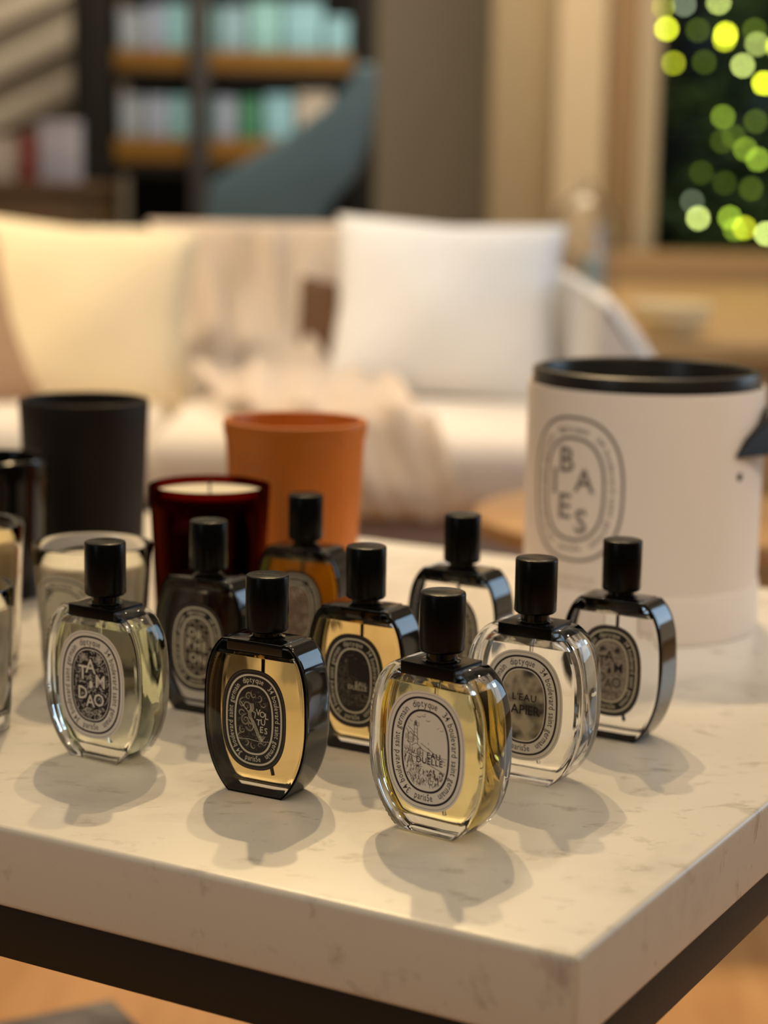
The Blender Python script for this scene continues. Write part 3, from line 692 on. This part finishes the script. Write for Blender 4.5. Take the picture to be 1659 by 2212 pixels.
bm = bmesh.new(); lathe(bm, [(.05,0),(.04,1.0),(.008,2.7)], 16); fixn(bm); frombm('trunk', bm, mat('bark', (.06,.035,.02), .9), tr)
sl = empty('fairy_lights', (TX,TY,-.5), 0, 'string of yellow green fairy lights wound over the dark fir tree', 'lights')
LT = [(0.866, 0.862, 7, 0), (0.936, 0.871, 4, 3), (1.047, 0.88, 10, 2), (0.883, 0.794, 12, 0), (0.984, 0.792, 1.6, 1), (1.074, 0.782, 13, 0), (1.071, 0.764, 8, 0), (1.176, 0.751, 5, 2), (1.166, 0.795, 2, 1), (0.91, 0.687, 4.5, 0), (1.009, 0.692, 1.5, 1), (1.133, 0.683, 8, 2), (1.204, 0.628, 13, 0), (1.077, 0.52, 5, 1), (1.184, 0.507, 1.8, 1), (1.115, 0.458, 1.6, 1), (1.078, 0.442, 1.2, 1), (1.154, 0.418, 5, 1), (1.197, 0.386, 7, 1), (0.808, 0.386, 9, 2), (0.989, 0.248, 1.8, 3), (1.011, 0.194, 9, 2), (1.179, 0.292, 1.6, 1), (1.015, 0.341, 0.9, 1), (1.092, 0.309, 0.9, 1), (1.114, 0.197, 8, 1), (1.133, 0.16, 5, 1), (1.163, 0.165, 6, 0), (1.235, 0.147, 10, 2), (1.243, 0.745, 9, 0), (1.329, 0.527, 7, 2), (1.398, 0.638, 8, 0), (1.311, 0.305, 6, 1)]  # x, z on the face of the tree, strength, hue
hues = [(.80,.88,.03),(.34,.52,.04),(.72,.86,.22),(.50,.62,.38)]
cord = []
for k, (x, z, s, h) in enumerate(LT):
    R_ = cone_r(z+.5)+.03; dx = x-TX; y = TY-math.sqrt(max(.0, R_*R_-dx*dx)); sc_ = y/6.5
    P_ = (x*sc_-TX, y-TY, .3446+(z-.3446)*sc_+.5); cord.append(P_)
    bm = bmesh.new(); bmesh.ops.create_icosphere(bm, subdivisions=2, radius=.009)
    for v in bm.verts: v.co += Vector(P_)
    frombm('bulb', bm, emit('bulb_%d' % k, hues[h], s*1.9), sl)
cord = sorted(cord, key=lambda p: p[2]); bm = bmesh.new(); tube(bm, [(p[0], p[1]+.012, p[2]) for p in cord], .0012, 5); frombm('wire', bm, mat('green_wire', (.01,.03,.01), .6), sl)

# glass cloche / carafe and cream bowl on the wooden table
cf = empty('glass_cloche', (.455,4.6,.0005), 0, 'clear glass cloche on the wooden table, right of the white sofa pillow', 'cloche')
bm = bmesh.new(); lathe(bm, [(.0745,.0),(.0760,.0),(.0755,.19),(.070,.235),(.050,.272),(.022,.290),(.008,.294),(.006,.300),(.012,.306),(.013,.314),(.008,.321),(.001,.323)], 64); fixn(bm); bmesh.ops.delete(bm, geom=[f for f in bm.faces if abs(f.normal.z) > .99 and f.calc_center_median().z < .001], context='FACES_ONLY'); bmesh.ops.solidify(bm, geom=bm.faces[:], thickness=.002); fixn(bm)
frombm('dome', bm, M['glass'], cf)
pc = empty('reflection_pillar', (.473,4.6,.0005), 0, 'pale blue pillar standing in for the window reflection in the glass cloche', 'candle')  # added pillar, window light in the glass put into its blue colour
bm = bmesh.new(); lathe(bm, [(.028,0),(.029,.002),(.029,.145),(.027,.147),(.004,.145)], 48); fixn(bm); frombm('reflection_body', bm, mat('window_reflection_blue', (.66,.86,.95), .4), pc)
bm = bmesh.new(); tube(bm, [(0,0,.145),(.001,0,.158)], .001, 6); frombm('wick', bm, M['tube'], pc)  # wick added to the stand-in pillar
bw = empty('cream_bowl', (.595,4.14,.0005), 0, 'shallow pale yellow bowl on the wooden table behind the white box', 'bowl')
bm = bmesh.new(); lathe(bm, [(.04,0),(.045,.004),(.078,.03),(.090,.068),(.088,.070),(.085,.068),(.073,.032),(.04,.010)], 64); fixn(bm); frombm('bowl_body', bm, mat('cream_glaze', (.86,.76,.50), .4), bw)

# black shelving unit with wooden boards and aqua boxes
sh = empty('shelving_unit', (-.45,6.0,-.5), 0, 'black metal shelving unit with two wooden boards, at upper left', 'shelving unit')
bmt = mat('shelf_black', (.007,.0065,.006), .6, spec=.3); slate = vary(mat('slate_leather', (.10,.19,.26), .5), (.08,.13,.165), 3, .7)
def sb(name, x0, x1, z0, z1, y0, y1, m): return box(name, (x0,x1,y0,y1,z0+.5,z1+.5), m, sh, r=.004)
sb('post', -.475,-.36,-.499,1.0,-.17,.0,bmt); sb('post', .345,.405,-.499,1.0,-.17,.0,bmt); sb('post', -.13,-.075,-.26,1.0,-.19,-.172,mat('grey_metal', (.05,.05,.055), .5))
sb('back_panel', -.355,.34,-.26,1.0,.16,.17,bmt); sb('top_rail', -.355,.34,.82,1.0,-.15,.0,bmt)
wood = vary(mat('honey_wood', (.26,.135,.018), .5), (.20,.095,.016), 5, .7, stretch=(1,9,1))
sb('shelf', -.355,.34,.607,.667,-.16,.155,wood); sb('shelf', -.355,.34,.345,.415,-.16,.155,wood)
sb('shelf_rail', -.355,.34,.57,.606,-.16,-.13,bmt); sb('shelf_rail', -.355,.34,.305,.344,-.16,-.13,bmt)
sb('drawer_front', -.355,.34,-.10,.13,-.10,-.06,mat('dim_grey_panel', (.05,.047,.045), .6)); sb('lower_board', -.355,.34,-.26,-.11,-.16,.1,wood)
aq = [(.34,.42,.52),(.36,.74,.92),(.20,.44,.50),(.32,.55,.72),(.34,.72,.80),(.34,.70,.90),(.40,.50,.72),(.66,.62,.56),(.08,.30,.20)]
rnd = random.Random(4)
def carton(x0, x1, z, h, ci, label, cat='box'):
    T = empty('carton', ((x0+x1)/2-.45, 5.90, z+.0005), 0, label, cat, 'cartons on the black shelves'); w2 = (x1-x0)/2-.003
    m = mat('carton_paint', aq[ci], .5)
    box('carton_body', (-w2,w2,-.045,.045,0,h*.82), m, T, r=.003); box('lid', (-w2-.001,w2+.001,-.047,.047,h*.82+.0005,h), m, T, r=.003)
for sx_, (x0, x1, h, ci, lb) in enumerate(((-.345,-.27,.11,0,'pale grey carton at the left end of the upper shelf'),(-.265,-.21,.125,6,'lilac grey carton second from left on the upper shelf'),(-.205,-.135,.13,1,'bright aqua carton left of the middle post on the upper shelf'),(-.13,-.06,.12,2,'dark teal carton behind the middle post on the upper shelf'),(-.055,.03,.125,3,'blue grey carton right of the middle post on the upper shelf'),(.035,.13,.14,4,'mint green carton in the right half of the upper shelf'),(.135,.25,.14,5,'wide pale aqua carton at right of the upper shelf'),(.255,.33,.10,5,'low pale aqua carton at the right end of the upper shelf'))):
    carton(x0, x1, .667, h, ci, lb)
for x0, x1, h, ci, lb in ((-.345,-.27,.12,0,'pale grey carton at the left end of the lower shelf'),(-.265,-.20,.12,6,'lilac grey carton second from left on the lower shelf'),(-.195,-.13,.12,1,'bright aqua carton left of the middle post on the lower shelf'),(-.125,-.065,.12,2,'dark teal carton behind the middle post on the lower shelf'),(-.06,.0,.12,6,'lilac carton right of the middle post on the lower shelf'),(.005,.075,.12,8,'green carton in the right half of the lower shelf'),(.08,.17,.13,5,'pale aqua carton in the right half of the lower shelf'),(.175,.28,.14,7,'cream carton at the right end of the lower shelf')):
    carton(x0, x1, .415, h, ci, lb)
# curved slate lounge chair in front of the shelves
lc = empty('lounge_chair', (-.18,5.2,-.5), 0, 'slate leather lounge chair with high curved back before the black shelves', 'armchair')
back_outline = [(.143,1.10),(.143,1.051),(.131,.917),(.094,.819),(.021,.733),(-.004,.67),(-.01,.17),(-.30,.17),(-.31,.60),(-.285,.794),(-.224,.831),(-.101,.905),(.021,.996),(.076,1.051),(.085,1.10)]
prism('curved_back', back_outline, -.06, .10, slate, lc, r=.012)
box('seat', (-.42,.12,-.20,.35,.10,.16), slate, lc, r=.02)
for x in (-.36,.06):
    for y in (-.15,.3): bm = bmesh.new(); lathe(bm, [(.012,0),(.016,.10)], 12, cx=x, cy=y); frombm('leg', bm, M['black_metal'], lc)

# low dark cabinet at the far left with small things on it
cb = empty('low_cabinet', (-1.13,5.55,-.5), 0, 'low dark brown wooden cabinet below the slanted wall at far left', 'cabinet')
dw = vary(mat('dark_oak', (.11,.065,.028), .5), (.07,.045,.02), 4, .8, stretch=(1,9,1))
box('carcass', (-.55,.34,-.22,.22,0,.755), dw, cb, r=.004); box('worktop', (-.56,.35,-.23,.23,.756,.785), dw, cb, r=.004)
for x0 in (-.53,-.10): d = box('door', (x0,x0+.40,-.236,-.222,.03,.73), dw, cb, r=.003); bm = bmesh.new(); lathe(bm, [(.008,-.01),(.008,.01)], 12, cx=x0+.36, cy=-.245); frombm('knob', bm, M['black_metal'], d).location = (0,0,.4)
def small(name, x, w, h, col, label, cat, y=5.46):
    T = empty(name, (x, y, .2855), 0, label, cat); m = mat(name+'_paint', col, .5)
    box('body', (-w/2,w/2,-.03,.03,0,h*.85), m, T, r=.004); box('lid', (-w/2-.001,w/2+.001,-.031,.031,h*.85+.0004,h), m, T, r=.003)
small('storage_box', -.90, .11, .165, (.42,.42,.52), 'lilac white box on the low cabinet beside the black shelf post', 'box')
small('tin', -.985, .045, .13, (.22,.04,.03), 'small dark red tin on the low cabinet left of the lilac box', 'tin')
small('storage_box', -1.07, .09, .12, (.46,.40,.36), 'beige box on the low cabinet at the left edge', 'box')

# ------------------------------------------------------------------ light
def lamp(kind, name, loc, energy, col, size=.1, target=None, **kw):
    l = bpy.data.lights.new(name, kind); l.energy = energy; l.color = col
    if kind == 'AREA': l.shape = 'RECTANGLE'; l.size = size; l.size_y = kw.pop('size_y', size)
    else: l.shadow_soft_size = size
    for k, v in kw.items(): setattr(l, k, v)
    o = bpy.data.objects.new(name, l); C.objects.link(o); o.location = loc
    if target is not None: o.rotation_euler = (Vector(target)-Vector(loc)).to_track_quat('-Z', 'Y').to_euler()
    return o
warm = (1,.72,.37)
lamp('SPOT', 'ceiling_spot', (-.28,3.45,2.75), 165, warm, .03, (0,1.15,0), spot_size=.75, spot_blend=.5)
lamp('SPOT', 'ceiling_spot', (.10,3.55,2.75), 115, warm, .03, (0,1.15,0), spot_size=.75, spot_blend=.5)
for x, y in ((-1.7,1.8),(1.8,1.4),(1.9,2.6),(-1.9,2.6),(.6,4.0)):
    lamp('POINT', 'ceiling_lamp', (x,y,2.1), 8, (1,.78,.50), .06)
lamp('AREA', 'window_daylight', (2.5,2.6,.8), 16, (.50,.75,1), 1.5, (.2,3.3,0), size_y=1.1)
lamp('SPOT', 'sofa_lamp', (-1.1,2.7,1.5), 120, (1,.77,.50), .12, (-.42,3.55,.02), spot_size=.80, spot_blend=.9)
lamp('AREA', 'ceiling_panel', (.2,5.0,2.4), 60, (1,.80,.56), 1.6, (.1,6.3,.3))
lamp('AREA', 'front_window', (-1.9,-.7,1.1), 2.8, (.70,.86,1), .6, (0,1.1,0), size_y=1.1)
lamp('SPOT', 'box_fill', (1.0,-.3,2.1), 95, (1,.86,.72), .06, (.24,1.5,.10), spot_size=.22, spot_blend=.8)  # unseen spot added to brighten the white box
lamp('SPOT', 'sofa_fill', (.25,2.3,2.0), 66, (1,.95,.90), .12, (.15,3.5,.0), spot_size=.55, spot_blend=.9)  # added fill light, lifts the sofa seat and white pillow
lamp('SPOT', 'floor_spot', (.2,3.4,2.1), 95, (1,.68,.38), .06, (.1,2.3,-.5), spot_size=.8, spot_blend=.6)

w = bpy.data.worlds.new('room'); bpy.context.scene.world = w; w.use_nodes = True; nt = w.node_tree; L = nt.links.new
bgn = nt.nodes['Background']; tc = nt.nodes.new('ShaderNodeTexCoord'); sp = nt.nodes.new('ShaderNodeSeparateXYZ'); L(tc.outputs['Generated'], sp.inputs[0])
cr = nt.nodes.new('ShaderNodeValToRGB'); E_ = cr.color_ramp.elements
E_[0].position = .25; E_[0].color = (.06,.035,.018,1); E_[1].position = .95; E_[1].color = (.60,.48,.33,1)
for p_, c_ in ((.48,(.035,.027,.019,1)),(.62,(.045,.036,.027,1)),(.78,(.42,.33,.22,1))): q_ = E_.new(p_); q_.color = c_
mr = nt.nodes.new('ShaderNodeMapRange'); mr.inputs['From Min'].default_value = -1; L(sp.outputs['Z'], mr.inputs['Value']); L(mr.outputs[0], cr.inputs[0])
# the lit side of the shop lies beyond the table and to its right, the dim side behind the camera
my = nt.nodes.new('ShaderNodeMapRange'); my.inputs['From Min'].default_value = -.15; my.inputs['From Max'].default_value = .55; my.interpolation_type = 'SMOOTHSTEP'; L(sp.outputs['Y'], my.inputs['Value'])
mb_ = nt.nodes.new('ShaderNodeMix'); mb_.data_type = 'RGBA'; mb_.blend_type = 'LIGHTEN'; L(my.outputs[0], mb_.inputs[0]); L(cr.outputs[0], mb_.inputs[6]); mb_.inputs[7].default_value = (.34,.26,.17,1)
nz = nt.nodes.new('ShaderNodeTexNoise'); nz.inputs['Scale'].default_value = 2.6; nz.inputs['Detail'].default_value = 2; L(tc.outputs['Generated'], nz.inputs['Vector'])
m2 = nt.nodes.new('ShaderNodeMapRange'); m2.inputs['From Min'].default_value = .38; m2.inputs['From Max'].default_value = .62; m2.inputs['To Min'].default_value = .4; m2.inputs['To Max'].default_value = 1.6; L(nz.outputs['Fac'], m2.inputs['Value'])
L(mb_.outputs[2], bgn.inputs['Color']); L(m2.outputs[0], bgn.inputs['Strength'])

# ------------------------------------------------------------------ camera
F, PITCH, ROLL, HC = 4248.75, .174, .0163, .3446
fw = Vector((0, math.cos(PITCH), -math.sin(PITCH))); r0 = Vector((1,0,0)); u0 = r0.cross(fw)
rv = math.cos(ROLL)*r0+math.sin(ROLL)*u0; uv = -math.sin(ROLL)*r0+math.cos(ROLL)*u0
cam = bpy.data.cameras.new('camera'); co = bpy.data.objects.new('camera', cam); C.objects.link(co)
co.matrix_world = Matrix(((rv.x, uv.x, -fw.x, 0), (rv.y, uv.y, -fw.y, 0), (rv.z, uv.z, -fw.z, HC), (0,0,0,1)))
cam.sensor_fit = 'HORIZONTAL'; cam.sensor_width = 36; cam.lens = 36*F/1659; cam.clip_start = .05; cam.clip_end = 50
cam.dof.use_dof = True; cam.dof.focus_distance = 1.06; cam.dof.aperture_fstop = 5.8
sc = bpy.context.scene; sc.camera = co
sc.view_settings.view_transform = 'Standard'; sc.view_settings.look = 'None'; sc.view_settings.exposure = 0; sc.view_settings.gamma = 1
